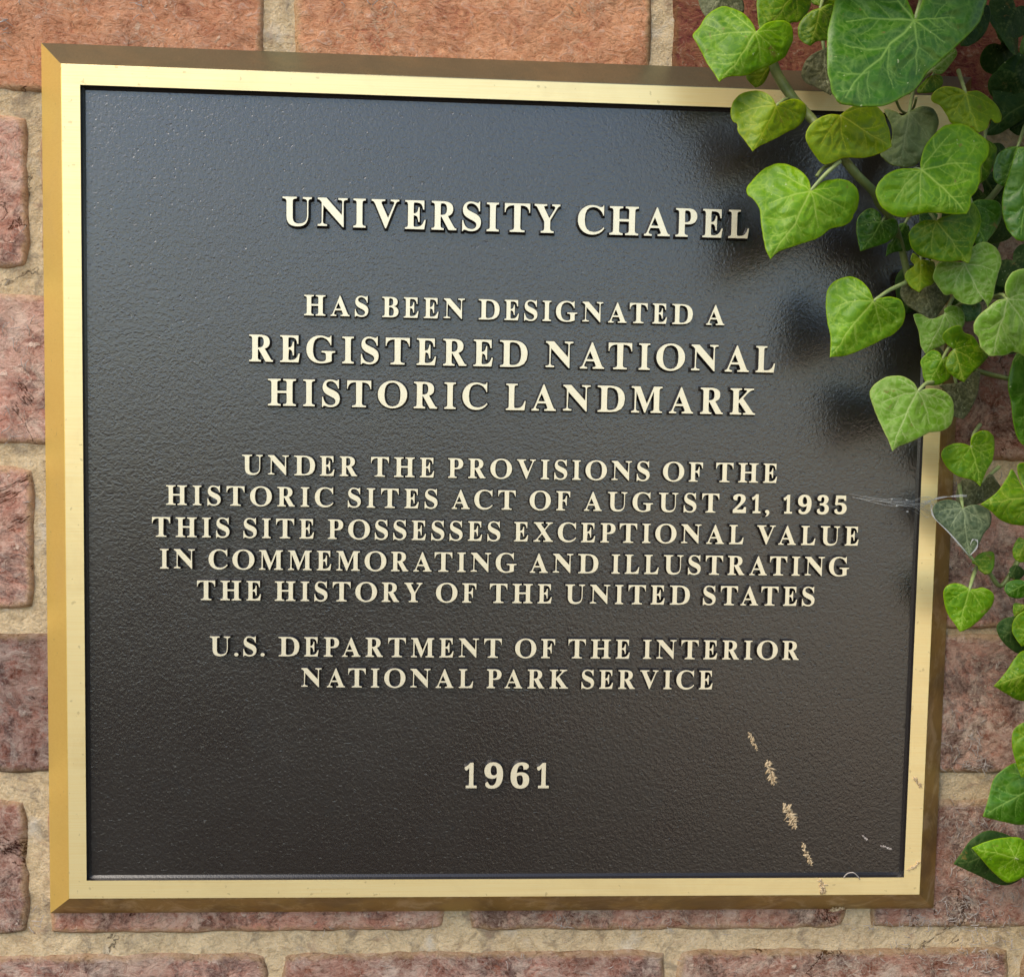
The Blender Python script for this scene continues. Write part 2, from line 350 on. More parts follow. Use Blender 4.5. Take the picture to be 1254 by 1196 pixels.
def brick_mesh(x0, z0, x1, z1, seed, fine):
    st = 0.0013 if fine else 0.008
    nx = max(4, int((x1 - x0) / st)); nz = max(3, int((z1 - z0) / st))
    U, V = np.meshgrid(np.linspace(0, 1, nx + 1), np.linspace(0, 1, nz + 1))
    X = x0 + U * (x1 - x0); Z = z0 + V * (z1 - z0)
    e = np.minimum(np.minimum(X - x0, x1 - X), np.minimum(Z - z0, z1 - Z))
    wob = 0.0011
    k = np.exp(-e / 0.008)
    # rounded corners: pull the corner points inwards
    cx = (x0 + x1) / 2; cz = (z0 + z1) / 2
    ax = np.maximum(0, np.abs(X - cx) - ((x1 - x0) / 2 - 0.009)) / 0.009; az = np.maximum(0, np.abs(Z - cz) - ((z1 - z0) / 2 - 0.009)) / 0.009
    cr = ax * az * 0.0013
    X2 = X + k * wob * fbm(X * 70, Z * 70, seed) - np.sign(X - cx) * cr
    Z2 = Z + k * wob * fbm(X * 70 + 9, Z * 70 + 5, seed + 3) - np.sign(Z - cz) * cr
    r = 0.0013 * (1 + 0.9 * fbm(X * 60, Z * 60, seed + 5))
    q = np.clip(1 - e / r, 0, 1)
    drop = 0.0014 * (1 - np.sqrt(np.clip(1 - q * q, 0, 1)))
    chip = np.clip(fbm(X * 55, Z * 55, seed + 8) - 0.46 + 0.16 * k, 0, 1) * 0.0035
    Y = WY + drop + chip - 0.0006 * fbm(X * 22, Z * 22, seed + 11) - 0.0008 * fbm(X * 120, Z * 120, seed + 12, 4) - 0.0006
    Y = np.maximum(Y, 0.0128)
    W = nx + 1
    verts = np.stack([X2, Y, Z2], -1).reshape(-1, 3)
    i = np.arange(nz)[:, None] * W + np.arange(nx)[None, :]
    f = np.stack([i, i + 1, i + 1 + W, i + W], -1).reshape(-1, 4).tolist()
    ring = list(range(0, nx)) + [j * W + nx for j in range(nz)] + [nz * W + nx - j for j in range(nx)] + [(nz - j) * W for j in range(nz)]
    b = len(verts); back = verts[ring].copy(); back[:, 1] = WY + 0.016
    verts = np.vstack([verts, back]); n = len(ring)
    for q_ in range(n):
        q2 = (q_ + 1) % n
        f.append((ring[q2], ring[q_], b + q_, b + q2))
    me = mesh(verts, f, True, WB)
    a_ = me.attributes.new('rim', 'FLOAT', 'POINT')
    a_.data.foreach_set('value', np.concatenate([np.exp(-e / 0.004).ravel(), np.ones(n)]).astype(np.float32))
    return me

# joints measured on the photograph: courses run from ZT downwards, vertical joints by course
courses = {  # index: (z bottom, z top, [(x0, x1, colour tint, orange?)])
    0: (1.6556, 1.7140, [(-0.260, -0.0992, (1.02, .92, .86), True), (-0.0875, 0.0534, (1.12, 1.02, .86), True), (0.0626, 0.212, (.52, .44, .42), True), (0.221, 0.372, (.8, .8, .8), False)]),  # third brick's tint is darkened to stand in for ivy shade
    1: (1.5872, 1.6464, [(-0.345, -0.1908, (1.12, 1.0, .98), False), (-0.1855, -0.045, None, False), (0.118, 0.272, (.85, .8, .75), False), (0.281, 0.43, None, False)]),
    2: (1.5182, 1.5774, [(-0.262, -0.112, (1.08, 1.0, 1.02), False), (0.075, 0.232, (.85, .75, .7), False), (0.241, 0.392, None, False)]),
    3: (1.4522, 1.5090, [(-0.345, -0.1900, (1.10, 1.04, 1.05), False), (-0.1845, -0.045, None, False), (0.118, 0.272, (1.05, 1.0, .98), False), (0.281, 0.43, None, False)]),
    4: (1.3852, 1.4422, [(-0.262, -0.112, (.58, .60, .68), False), (0.062, 0.228, (1.0, .98, .96), False), (0.236, 0.39, None, False)]),
    5: (1.3175, 1.3738, [(-0.345, -0.1940, (.84, .82, .86), False), (-0.1858, -0.0235, (1.02, .90, .86), False), (-0.0139, 0.1474, (.95, .90, .86), False), (0.1578, 0.312, (.92, .92, .92), False)]),
    6: (1.2500, 1.3085, [(-0.262, -0.0968, (.86, .84, .88), False), (-0.0911, 0.0705, (.82, .82, .86), False), (0.0752, 0.2200, (.86, .86, .86), False), (0.2255, 0.38, None, False)]),
}
bricks = []
for i in range(-6, 13):
    if i in courses:
        z0, z1, row = courses[i]
    else:
        z1 = 1.7140 - 0.0673 * i; z0 = z1 - 0.0585; row = []
        x = -0.345 if i % 2 else -0.262
        while x < 0.42: row.append((x, x + 0.156, None, random.random() < 0.35 and i < 0)); x += 0.165
    row = list(row)
    xr = max(r[1] for r in row); xl = min(r[0] for r in row)
    while xr < 0.86: row.append((xr + 0.009, xr + 0.165, None, False)); xr += 0.165
    while xl > -0.86: row.append((xl - 0.165, xl - 0.009, None, False)); xl -= 0.165
    for x0, x1, tint, warm in row:
        bricks.append((x0, z0, x1, z1, tint, warm))
for n, (x0, z0, x1, z1, tint, warm) in enumerate(bricks):
    if x0 == 0.118 and z0 == 1.4522: z0 = 1.4474
    if x0 == 0.062 and z1 == 1.4422: z1 = 1.4446
    near = x1 > -0.27 and x0 < 0.31 and z1 > 1.24 and z0 < 1.76
    o = link('brick', brick_mesh(x0, z0, x1, z1, 31 * n + 5, near), M_BO if warm else M_BR, wall)
    if tint is None:
        g = random.uniform(0.75, 1.1); tint = (g * random.uniform(.95, 1.08), g, g)
    o.color = (*tint, 1)

def mortar_sheet():
    xs = np.arange(-0.34, 0.40, 0.0019); zs = np.arange(1.20, 1.82, 0.0019)
    X, Z = np.meshgrid(xs, zs)
    Y = WY + 0.0009 + 0.0006 * fbm(X * 45, Z * 45, 77) + 0.0007 * fbm(X * 190, Z * 190, 78, 3)
    Y = np.maximum(Y, 0.0128)
    W = len(xs)
    verts = np.stack([X, Y, Z], -1).reshape(-1, 3)
    i = np.arange(len(zs) - 1)[:, None] * W + np.arange(W - 1)[None, :]
    cx = X[:-1, :-1]; cz = Z[:-1, :-1]
    keep = ~((np.abs(cx) < 0.172) & (np.abs(cz - 1.5) < 0.16))
    f = np.stack([i, i + 1, i + 1 + W, i + W], -1)[keep]
    return mesh(verts, f.reshape(-1, 4), True, WB)
link('mortar', mortar_sheet(), M_MO, wall)
def box(x0, x1, y0, y1, z0, z1, base):
    v = [(x, y, z) for x in (x0, x1) for y in (y0, y1) for z in (z0, z1)]
    return mesh(v, [(0, 1, 3, 2), (4, 6, 7, 5), (0, 4, 5, 1), (2, 3, 7, 6), (0, 2, 6, 4), (1, 5, 7, 3)], False, base)
link('wall_core', box(-2.2, 2.2, WY + 0.008, 0.30, 0.0, 3.2, WB), M_MO, wall)

# ------------------------------------------------------------------ plaque
ZC = 1.50035; IX, IZ = 0.165, 0.15365          # half size of the dark field
FX, FZ = 0.1721, 0.1612                        # half size of the flat border
OX, OZ, OD = 0.1841, 0.1728, 0.0120            # half size and depth of the bevel's foot
RD = 0.0022                                    # how deep the field is sunk
PB = (0, 0.0128, ZC - OZ)
plaque = empty('plaque', PB, 'square bronze memorial plaque with raised gold lettering on a dark field', 'plaque')

def rect(hx, hz, y): return [(-hx, y, ZC - hz), (hx, y, ZC - hz), (hx, y, ZC + hz), (-hx, y, ZC + hz)]
# four flat strips, mitred; tiny rounded arris between flat and bevel
A, B = rect(IX, IZ, 0), rect(FX - 0.0003, FZ - 0.0003, 0)
for k in range(4):
    k2 = (k + 1) % 4
    link('border_strip', mesh([A[k], A[k2], B[k2], B[k]], [(0, 1, 2, 3)][:1] if False else [(3, 2, 1, 0)], False, PB), M_GH if k in (0, 2) else M_GV, plaque)
Bm, B2, D = rect(FX, FZ, 0.0001), rect(FX, FZ, 0.0001), rect(OX, OZ, OD)
E2 = rect(OX, OZ, 0.0128)
bevm = [M_BEVS, M_BEVS, M_BEVT, M_BEV]  # light and shade painted per side: bottom, right, top, left
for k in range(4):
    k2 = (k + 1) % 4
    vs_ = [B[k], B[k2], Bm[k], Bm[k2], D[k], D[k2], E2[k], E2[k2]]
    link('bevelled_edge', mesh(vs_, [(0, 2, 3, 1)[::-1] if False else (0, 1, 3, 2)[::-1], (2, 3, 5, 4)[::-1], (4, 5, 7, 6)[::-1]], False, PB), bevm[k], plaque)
# recess wall: slopes from the border's inner arris down to the field, then the field itself
A0, A1, A2 = rect(IX, IZ, 0.0), rect(IX - 0.0004, IZ - 0.0004, 0.0013), rect(IX - 0.0012, IZ - 0.0012, RD)
v = A0 + A1 + A2
f = []
for k in range(4):
    k2 = (k + 1) % 4
    f += [(k, k2, 4 + k2, 4 + k), (4 + k, 4 + k2, 8 + k2, 8 + k)]
link('recess_rim', mesh(v, f, False, PB), M_SIDE, plaque)
n = 60
xs = np.linspace(-IX + 0.0012, IX - 0.0012, n); zs = np.linspace(ZC - IZ + 0.0012, ZC + IZ - 0.0012, n)
X, Z = np.meshgrid(xs, zs); W = n
inner = np.minimum(np.minimum(X + IX, IX - X), np.minimum(Z - ZC + IZ, ZC + IZ - Z))
Y = RD + 0.00018 * fbm(X * 18, Z * 18, 3) * np.clip((inner - 0.0012) * 120, 0, 1)
i = np.arange(n - 1)[:, None] * W + np.arange(n - 1)[None, :]
link('field', mesh(np.stack([X, Y, Z], -1).reshape(-1, 3), np.stack([i, i + 1, i + 1 + W, i + W], -1).reshape(-1, 4), True, PB), M_PAINT, plaque)
bk = rect(OX - 0.0005, OZ - 0.0005, 0.0128)
link('back_plate', mesh(bk, [(0, 1, 2, 3)], False, PB), M_SIDE, plaque)

# raised letters: serif capitals, each one mesh (flat gold face, sloping painted sides)
WID = dict(A=.93, B=.80, C=.95, D=1.05, E=.73, F=.72, G=1.07, H=1.04, I=.43, K=.98, L=.75, M=1.19, N=1.04, O=1.10,
           P=.77, R=.88, S=.66, T=.90, U=1.02, V=.97, X=1.0, Y=.92)
WID.update({'1': .47, '2': .70, '3': .63, '5': .65, '6': .72, '9': .72, '.': .21, ',': .23})
def glyph_name(ch): return {'.': 'full_stop', ',': 'comma'}.get(ch, 'numeral' if ch.isdigit() else 'letter')
def font_char(ch):
    if 'A' <= ch <= 'Z': return chr(0x1D400 + ord(ch) - 65)
    if ch.isdigit(): return chr(0x1D7CE + ord(ch) - 48)
    return ch
CAPH = None
def raw_glyph(ch, offset):
    cu = bpy.data.curves.new('glyph', 'FONT'); cu.body = font_char(ch); cu.size = 1; cu.resolution_u = 4
    cu.extrude = 0.05; cu.bevel_depth = 0.07 * CAPW; cu.bevel_resolution = 0; cu.offset = offset; cu.fill_mode = 'BOTH'
    o = bpy.data.objects.new('glyph', cu); COL.objects.link(o)
    dg = bpy.context.evaluated_depsgraph_get()
    me = bpy.data.meshes.new_from_object(o.evaluated_get(dg))
    bpy.data.objects.remove(o); bpy.data.curves.remove(cu)
    return me
CAPW = 0.676
def glyph(ch):
    """mesh of unit cap height: face at z = 0, foot of the sides at z = -1"""
    me0 = raw_glyph(ch, 0.0)
    co_ = np.empty(len(me0.vertices) * 3); me0.vertices.foreach_get('co', co_); co_ = co_.reshape(-1, 3)
    zt = co_[:, 2].max(); top = co_[co_[:, 2] > zt - 1e-5]
    w0 = (top[:, 0].max() - top[:, 0].min()) / CAPW
    k = WID[ch] / w0
    off = 0.0
    ero = 0.0
    if ch.isalpha(): off = 0.010 * CAPW; ero = max(0.0, (0.215 + 0.020 - 0.19 / k) / 2) * CAPW
    elif ch.isdigit(): off = 0.017 * CAPW
    me = raw_glyph(ch, off) if off else me0
    co_ = np.empty(len(me.vertices) * 3); me.vertices.foreach_get('co', co_); co_ = co_.reshape(-1, 3)
    zt = co_[:, 2].max(); zb = 0.05
    if ero:                                                   # slim the upright stems, keep the thin strokes
        key = lambda p: (round(float(p[0]), 5), round(float(p[1]), 5)); nx = {}
        for e_ in me.edges:
            a_, b_ = e_.vertices
            if co_[a_][2] < co_[b_][2]: a_, b_ = b_, a_
            if co_[a_][2] > zt - 1e-5 and zb - 1e-4 < co_[b_][2] < zt - 1e-3:
                d_ = co_[b_] - co_[a_]; l_ = math.hypot(d_[0], d_[1])
                if l_ > 1e-6: nx.setdefault(key(co_[a_]), []).append(d_[0] / l_); nx.setdefault(('b',) + key(co_[b_]), []).append(d_[0] / l_)
        new = co_.copy()
        for i_, p_ in enumerate(co_):
            q_ = nx.get(key(p_)) if p_[2] > zt - 1e-5 else nx.get(('b',) + key(p_))
            if q_: new[i_][0] -= ero * max(-1, min(1, sum(q_) / len(q_)))
        co_ = new
    top = co_[co_[:, 2] > zt - 1e-5]
    x0, x1 = top[:, 0].min(), top[:, 0].max()
    kx = WID[ch] / (x1 - x0); y0, y1 = top[:, 1].min(), top[:, 1].max()
    ky = 1 / CAPW
    sy = (lambda y: y / CAPW)
    if ch.isalpha() or ch.isdigit():
        over = 0.018 if ch in 'COGSU0369' else 0.0
        lo, hi = (-over, 1 + over * (ch != 'U'))
        sy = (lambda y: lo + (y - y0) * (hi - lo) / (y1 - y0))
    # x about the top face; sides keep their offset
    faces = [list(p.vertices) for p in me.polygons]
    keep = []
    for fc in faces:
        if min(co_[i][2] for i in fc) > zb - 1e-4: keep.append(fc)
    idx = sorted({i for fc in keep for i in fc}); mp = {i: j for j, i in enumerate(idx)}
    P = co_[idx]
    X_ = (P[:, 0] - x0) * kx; Y_ = sy(P[:, 1]); Z_ = -(zt - P[:, 2]) / (zt - zb)
    V_ = np.stack([X_, Y_, Z_], -1)
    return V_, [tuple(mp[i] for i in fc) for fc in keep]

LINES = [("UNIVERSITY CHAPEL", -.0894, .0916, 1.6040, .01090), ("HAS BEEN DESIGNATED A", -.0810, .0830, 1.5701, .0078),
         ("REGISTERED NATIONAL", -.1019, .1038, 1.5520, .0103), ("HISTORIC LANDMARK", -.0947, .0964, 1.5352, .0103),
         ("UNDER THE PROVISIONS OF THE", -.1045, .1062, 1.5083, .0077), ("HISTORIC SITES ACT OF AUGUST 21, 1935", -.1336, .1349, 1.4961, .0076),
         ("THIS SITE POSSESSES EXCEPTIONAL VALUE", -.1390, .1403, 1.4836, .0077), ("IN COMMEMORATING AND ILLUSTRATING", -.1360, .1369, 1.4712, .0077),
         ("THE HISTORY OF THE UNITED STATES", -.1218, .1232, 1.4590, .0077), ("U.S. DEPARTMENT OF THE INTERIOR", -.1169, .1176, 1.4370, .0077),
         ("NATIONAL PARK SERVICE", -.0813, .0828, 1.42475, .0076), ("1961", -.0164, .0175, 1.3841, .0104)]
GLY = {}; GM = {}
def kern(a, b):
    k = 0.0
    if a in 'AVTYFPL' and b in 'AVTYC': k -= 0.05
    if (a in 'VTYFP' and b == 'A') or (a == 'A' and b in 'VTY'): k -= 0.06
    if a in 'ODC' or b in 'OCG': k -= 0.02
    if b in '.,': k -= 0.06
    if a == '.': k -= 0.02
    return k
for text, xa, xb, zb_, cap in LINES:
    n_gap = 0; fixed = 0; ws = 0.43
    for j, ch in enumerate(text):
        if ch == ' ': fixed += ws; continue
        fixed += WID[ch]
        if j and text[j - 1] != ' ': fixed += kern(text[j - 1], ch)
        if j: n_gap += 1
    gap = ((xb - xa) / cap - fixed) / max(1, n_gap)
    x = 0.0; first = True
    for j, ch in enumerate(text):
        if ch == ' ': x += ws; continue
        if not first: x += gap + (kern(text[j - 1], ch) if text[j - 1] != ' ' else 0)
        first = False
        if ch not in GLY: GLY[ch] = glyph(ch)
        key = (ch, cap)
        if key not in GM:
            V_, F_ = GLY[ch]
            me = bpy.data.meshes.new('letter')
            VV = V_ * np.array([cap, cap, RD + 0.0003])
            me.from_pydata(VV.tolist(), [], F_)
            me.materials.append(M_GL); me.materials.append(M_SIDE)
            me.update()
            me.polygons.foreach_set('material_index', [0 if all(VV[i][2] > -1e-6 for i in fc) else 1 for fc in F_])
            GM[key] = me
        o = link(glyph_name(ch), GM[key], None, plaque)
        o.location = (xa + x * cap - PB[0], 0.0 - PB[1], zb_ - PB[2])
        o.rotation_euler = (R_(90), 0, 0)
        x += WID[ch]

# ------------------------------------------------------------------ ivy
T = {
 'bright': mat_leaf('leaf_bright', (0.135, 0.29, 0.008), (0.06, 0.17, 0.003), (0.42, 0.54, 0.14), (0.28, 0.42, 0.03), 0.42, 0.6),
 'yellow': mat_leaf('leaf_yellowish', (0.18, 0.29, 0.009), (0.095, 0.175, 0.003), (0.44, 0.47, 0.09), (0.34, 0.40, 0.04), 0.46, 0.55),
 'mid': mat_leaf('leaf_green', (0.095, 0.21, 0.009), (0.042, 0.115, 0.003), (0.38, 0.43, 0.10), (0.22, 0.32, 0.03), 0.42, 0.6),
 'deep': mat_leaf('leaf_deep_green', (0.058, 0.145, 0.018), (0.022, 0.075, 0.006), (0.24, 0.36, 0.10), (0.12, 0.22, 0.02), 0.32, 0.5, 0.12),
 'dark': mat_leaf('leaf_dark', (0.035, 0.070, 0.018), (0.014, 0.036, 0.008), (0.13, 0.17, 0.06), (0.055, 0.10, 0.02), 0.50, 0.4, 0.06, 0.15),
 'pale': mat_leaf('leaf_pale', (0.20, 0.345, 0.062), (0.105, 0.22, 0.018), (0.46, 0.54, 0.24), (0.36, 0.45, 0.14), 0.44, 0.6),
 'grey': mat_leaf('leaf_grey_green', (0.18, 0.22, 0.095), (0.10, 0.14, 0.045), (0.32, 0.35, 0.18), (0.20, 0.24, 0.06), 0.46, 0.6, 0.12),
 'withered': mat_leaf('leaf_withered', (0.085, 0.115, 0.060), (0.040, 0.062, 0.036), (0.30, 0.34, 0.20), (0.10, 0.13, 0.06), 0.5, 0.7, 0.06, 0.2),
 'dull': mat_leaf('leaf_underside', (0.16, 0.16, 0.055), (0.055, 0.058, 0.022), (0.36, 0.35, 0.19), (0.20, 0.20, 0.08), 0.6, 0.9, 0.08, 0.3, True),
}
WIN = {0: (0, 0, 1), 1: (840, 0, .16722), 2: (1040, 0, .17065), 3: (900, 180, .16722), 4: (1060, 140, .16221), 5: (1054, 280, .16722),
       6: (1000, 400, .16722), 7: (1120, 500, .2508), 8: (1140, 740, .3010), 9: (900, 300, .2823)}
ivy = empty('ivy_plant', (0.25, WY, 1.20), 'green ivy with heart-shaped leaves trailing over the upper right corner of the plaque', 'ivy')
IB = (0.25, WY, 1.20)
MPP = 0.00031

def inside(P, poly):
    x, y = P[:, 0], P[:, 1]; r = np.zeros(len(P), bool); n = len(poly)
    for i in range(n):
        x1, y1 = poly[i]; x2, y2 = poly[(i + 1) % n]
        if y1 == y2: continue
        c = ((y1 > y) != (y2 > y)) & (x < (x2 - x1) * (y - y1) / (y2 - y1) + x1)
        r ^= c
    return r
def seg_dist(P, a, b):
    a = np.asarray(a, float); b = np.asarray(b, float); d = b - a; L = (d @ d) or 1e-9
    t = np.clip(((P - a) @ d) / L, 0, 1)
    return np.linalg.norm(P - (a + t[:, None] * d), axis=1), t
def ray_len(o, d, poly):
    best = 0; n = len(poly)
    for i in range(n):
        p, q = poly[i], poly[(i + 1) % n]; e = q - p; den = d[0] * e[1] - d[1] * e[0]
        if abs(den) < 1e-9: continue
        w = p - o; t = (w[0] * e[1] - w[1] * e[0]) / den; s_ = (w[0] * d[1] - w[1] * d[0]) / den
        if 0 <= s_ <= 1 and t > best: best = t
    return best

def leaf_mesh(outline, attach, tip, h, seed, step=1.15, tilt=(0, 0), fold=0.16, cup=0.0, corners=None, proj=None, size=1.0):
    """outline/attach/tip in picture pixels; h metres in front of the plaque; all turned into real points by proj"""
    rs = np.random.RandomState(seed)
    O = [np.asarray(p, float) for p in outline]; attach = np.asarray(attach, float); tip = np.asarray(tip, float)
    # corners: attach and tip stay sharp
    ci = sorted({int(np.argmin([np.linalg.norm(p - c) for p in O])) for c in (attach, tip)})
    pts = []
    if len(ci) == 2:
        a, b = ci
        s1 = O[a:b + 1]; s2 = O[b:] + O[:a + 1]
        for s_ in (s1, s2):
            pts += spline(s_, 7)[:-1]
    else: pts = spline(O, 7, True)
    poly = np.array(pts)
    ctr = poly.mean(0)
    # slight unevenness of the margin
    ang = np.arange(len(poly)) * 0.35
    poly = poly + (poly - ctr) * (0.012 * fbm(ang, ang * 0 + seed, seed, 2))[:, None]
    area = 0.5 * abs(np.sum(poly[:, 0] * np.roll(poly[:, 1], -1) - poly[:, 1] * np.roll(poly[:, 0], -1)))
    S = math.sqrt(area)
    # resample the margin evenly
    seg = np.linalg.norm(np.roll(poly, -1, 0) - poly, axis=1); cum = np.concatenate([[0], np.cumsum(seg)]); tot = cum[-1]
    m = max(24, int(tot / step)); tt = np.arange(m) * tot / m
    P2 = np.vstack([poly, poly[:1]])
    poly = np.stack([np.interp(tt, cum, P2[:, 0]), np.interp(tt, cum, P2[:, 1])], -1)
    mn, mx = poly.min(0), poly.max(0)
    gx = np.arange(mn[0], mx[0], step); gy = np.arange(mn[1], mx[1], step * 0.866)
    GX, GY = np.meshgrid(gx, gy); GX = GX + (np.arange(len(gy)) % 2)[:, None] * step / 2
    G = np.stack([GX.ravel(), GY.ravel()], -1) + rs.uniform(-.12, .12, (GX.size, 2)) * step
    G = G[inside(G, poly)]
    ed = np.full(len(G), 1e9)
    for i in range(m):
        pass
    # distance to margin (vectorised in chunks)
    def dist_margin(Q):
        r = np.full(len(Q), 1e9)
        for k in range(0, m, 64):
            blk = poly[k:k + 64]
            r = np.minimum(r, np.sqrt(((Q[:, None, :] - blk[None]) ** 2).sum(-1)).min(1))
        return r
    ed = dist_margin(G); G = G[ed > step * 0.6]; ed = ed[ed > step * 0.6]
    allp = np.vstack([poly, G]); edge = np.concatenate([np.zeros(m), ed])
    res = delaunay_2d_cdt([Vector(p) for p in allp], [], [list(range(m))], 1, 1e-5)
    vo = np.array([tuple(p) for p in res[0]]); faces = [tuple(f_) for f_ in res[2]]
    if len(vo) != len(allp):
        edge = dist_margin(vo)
    P = vo
    d = tip - attach; L = np.linalg.norm(d); d = d / L; nrm = np.array([-d[1], d[0]])
    # veins
    vein = np.zeros(len(P)); vd = np.full(len(P), 1e9)
    inner = attach + d * 0.02 * S
    def add_vein(a, b, w0, w1, bend=0.0, k=1.0):
        nonlocal vein, vd
        a = np.asarray(a); b = np.asarray(b); e = b - a; nn = np.array([-e[1], e[0]])
        pp = [a + e * t + nn * (bend * math.sin(math.pi * t) + 0.012 * rs.randn() * (0 < t < 1)) for t in np.linspace(0, 1, 7)]
        for i in range(6):
            ds, t = seg_dist(P, pp[i], pp[i + 1])
            w = w0 + (w1 - w0) * (i + t) / 6
            vein = np.maximum(vein, k * np.exp(-(ds / (w * .82)) ** 2)); vd = np.minimum(vd, ds)
        return pp
    ws = np.clip(S / 95, .6, 1.4)
    mid = add_vein(attach, attach + d * L * 0.93, 1.35 * ws, 0.7 * ws, rs.uniform(-.04, .04))
    for sgn in (-1, 1):
        for aa, fr, w in ((rs.uniform(42, 52), .80, 1.1), (rs.uniform(84, 100), .78, 1.0), (rs.uniform(124, 138), .6, .7)):
            a = math.radians(aa) * sgn; dd = d * math.cos(a) + nrm * math.sin(a)
            Lr = ray_len(inner, dd, poly)
            if Lr < 0.15 * S: continue
            pp = add_vein(inner, inner + dd * Lr * fr, w * ws, 0.5 * ws, 0.07 * sgn * rs.uniform(.2, 1), 0.85)
            for t_, s2 in ((.45, 1), (.6, -1), (.75, 1)):
                q = pp[int(t_ * 6)]; a2 = a + s2 * math.radians(rs.uniform(35, 50)); d2 = d * math.cos(a2) + nrm * math.sin(a2)
                add_vein(q, q + d2 * Lr * 0.30, .7 * ws, .35 * ws, 0.05 * s2, 0.55)
        for t_ in (.38, .62, .8):
            q = attach + d * L * (t_ + rs.uniform(-.05, .05)); a2 = sgn * math.radians(rs.uniform(42, 55)); d2 = d * math.cos(a2) + nrm * math.sin(a2)
            l2 = ray_len(q, d2, poly)
            pp = add_vein(q, q + d2 * l2 * 0.75, .85 * ws, .4 * ws, -0.08 * sgn, 0.7)
            q = pp[3]; a2 += sgn * 0.8; d2 = d * math.cos(a2) + nrm * math.sin(a2); add_vein(q, q + d2 * l2 * .28, .6 * ws, .35 * ws, 0, .5)
    # relief, in pixels of height towards the viewer
    q = P - attach; tl = q @ d; ll = q @ nrm
    z = -1.7 * fold * np.sqrt(ll ** 2 + (0.05 * S) ** 2) + tilt[0] * ll + tilt[1] * tl
    z += cup * S * ((ll / S) ** 2 + ((tl - .5 * L) / S) ** 2)
    z += 0.018 * S * (1 - np.exp(-(vd / (0.06 * S)) ** 2))
    z += 0.10 * S * fbm(P[:, 0] / S * 1.6 + seed, P[:, 1] / S * 1.6, seed, 2)
    z -= 0.018 * S * np.clip(1 - edge / (0.10 * S), 0, 1) ** 2 * (1 + 1.5 * vnoise(P[:, 0] / S * 4, P[:, 1] / S * 4, seed + 2))
    z -= 0.35 * vein
    W3 = (proj or at)(P[:, 0], P[:, 1], h + z * MPP)
    me = mesh(W3, faces, True, IB)
    for nm, val in (('vein', vein), ('edge', np.clip(edge / (0.16 * S), 0, 1))):
        at_ = me.attributes.new(nm, 'FLOAT', 'POINT'); at_.data.foreach_set('value', val.astype(np.float32))
    # face the camera side
    nz = np.array([p.normal.y for p in list(me.polygons)[:50]]).mean()
    if nz > 0: me.flip_normals()
    h_att = h + float(z[np.argmin(np.linalg.norm(P - attach, axis=1))]) * MPP
    return me, h_att

def leaf(win, outline, tip, h, tone, attach=None, pet=None, pet_h=None, seed=None, **kw):
    ox, oy, s_ = WIN[win]; cv = lambda p: (ox + p[0] * s_, oy + p[1] * s_)
    out = [cv(p) for p in outline]; at_ = cv(attach) if attach else out[0]; tp = cv(tip)
    seed = seed if seed is not None else int(out[0][0] * 7 + out[0][1] * 3) % 9973
    me, ha = leaf_mesh(out, at_, tp, h / 1000, seed, **kw)
    me.materials.append(T[tone])
    o = link('leaf', me, None, ivy)
    sol = o.modifiers.new('thickness', 'SOLIDIFY'); sol.thickness = 0.00035; sol.offset = -1
    # petiole behind the blade to the stem
    a = np.array(at_); t_ = np.array(tp); dd = (a - t_) / np.linalg.norm(a - t_)
    end = np.array(pet) if pet else a + dd * 28
    eh = (pet_h if pet_h is not None else max(2, h - 22)) / 1000
    midp = a * .55 + end * .45 + dd * 4
    P = [at(*(a - dd * 1.5), ha - 0.0003), at(*(a + (midp - a) * .35), ha * .93 + eh * .07), at(*midp, ha * .6 + eh * .4), at(*end, eh)]
    P = spline(P, 5)
    V_, F_ = tube(P, [0.00055 + 0.0003 * k / len(P) for k in range(len(P))], 7)
    link('petiole', mesh(V_, F_, True, IB), M_PET, o)
    return o

# upper left group
leaf(1, [(515,232),(490,175),(430,105),(350,65),(270,48),(195,80),(140,130),(100,195),(48,255),(70,305),(115,390),(150,460),(200,530),(245,602),(280,575),(340,560),(440,555),(520,520),(630,475),(720,420),(770,330),(787,270),(765,180),(700,150),(600,165),(545,205)], (245,602), 32, 'bright', pet=(944,60), fold=.22, tilt=(-.05,.08))
leaf(1, [(800,-60),(640,-80),(540,-40),(518,20),(522,90),(530,170),(545,235),(650,225),(770,170),(830,160),(890,100),(915,30),(900,-50)], (560,238), 24, 'mid', attach=(800,-60), tilt=(.1,.15))
leaf(1, [(985,60),(920,80),(850,140),(820,210),(830,280),(870,320),(915,337),(960,305),(1040,295),(1100,250),(1120,150),(1100,60),(1050,30)], (915,337), 30, 'mid')
leaf(1, [(985,45),(930,30),(900,-20),(940,-80),(1020,-90),(1090,-50),(1100,20),(1040,50)], (1000,-90), 20, 'mid')
leaf(1, [(1010,360),(950,385),(880,440),(845,540),(870,600),(940,635),(1060,700),(1120,600),(1120,400),(1060,345)], (1060,700), 8, 'dull')
leaf(1, [(625,470),(600,560),(560,620),(510,645),(460,600),(440,560),(470,500),(560,440)], (510,645), 18, 'yellow')
leaf(1, [(662,770),(625,710),(560,672),(480,665),(400,690),(345,745),(328,820),(340,885),(375,910),(380,960),(430,1030),(490,1108),(540,1070),(620,1035),(740,970),(820,930),(870,870),(885,800),(860,750),(800,725),(740,735)], (490,1108), 30, 'yellow', pet=(972,122), fold=.2, tilt=(.05,.06))
leaf(1, [(260,-30),(170,-20),(90,-30),(105,60),(145,130),(200,125),(300,100),(420,95),(410,-10),(340,-30)], (145,130), 12, 'dull')
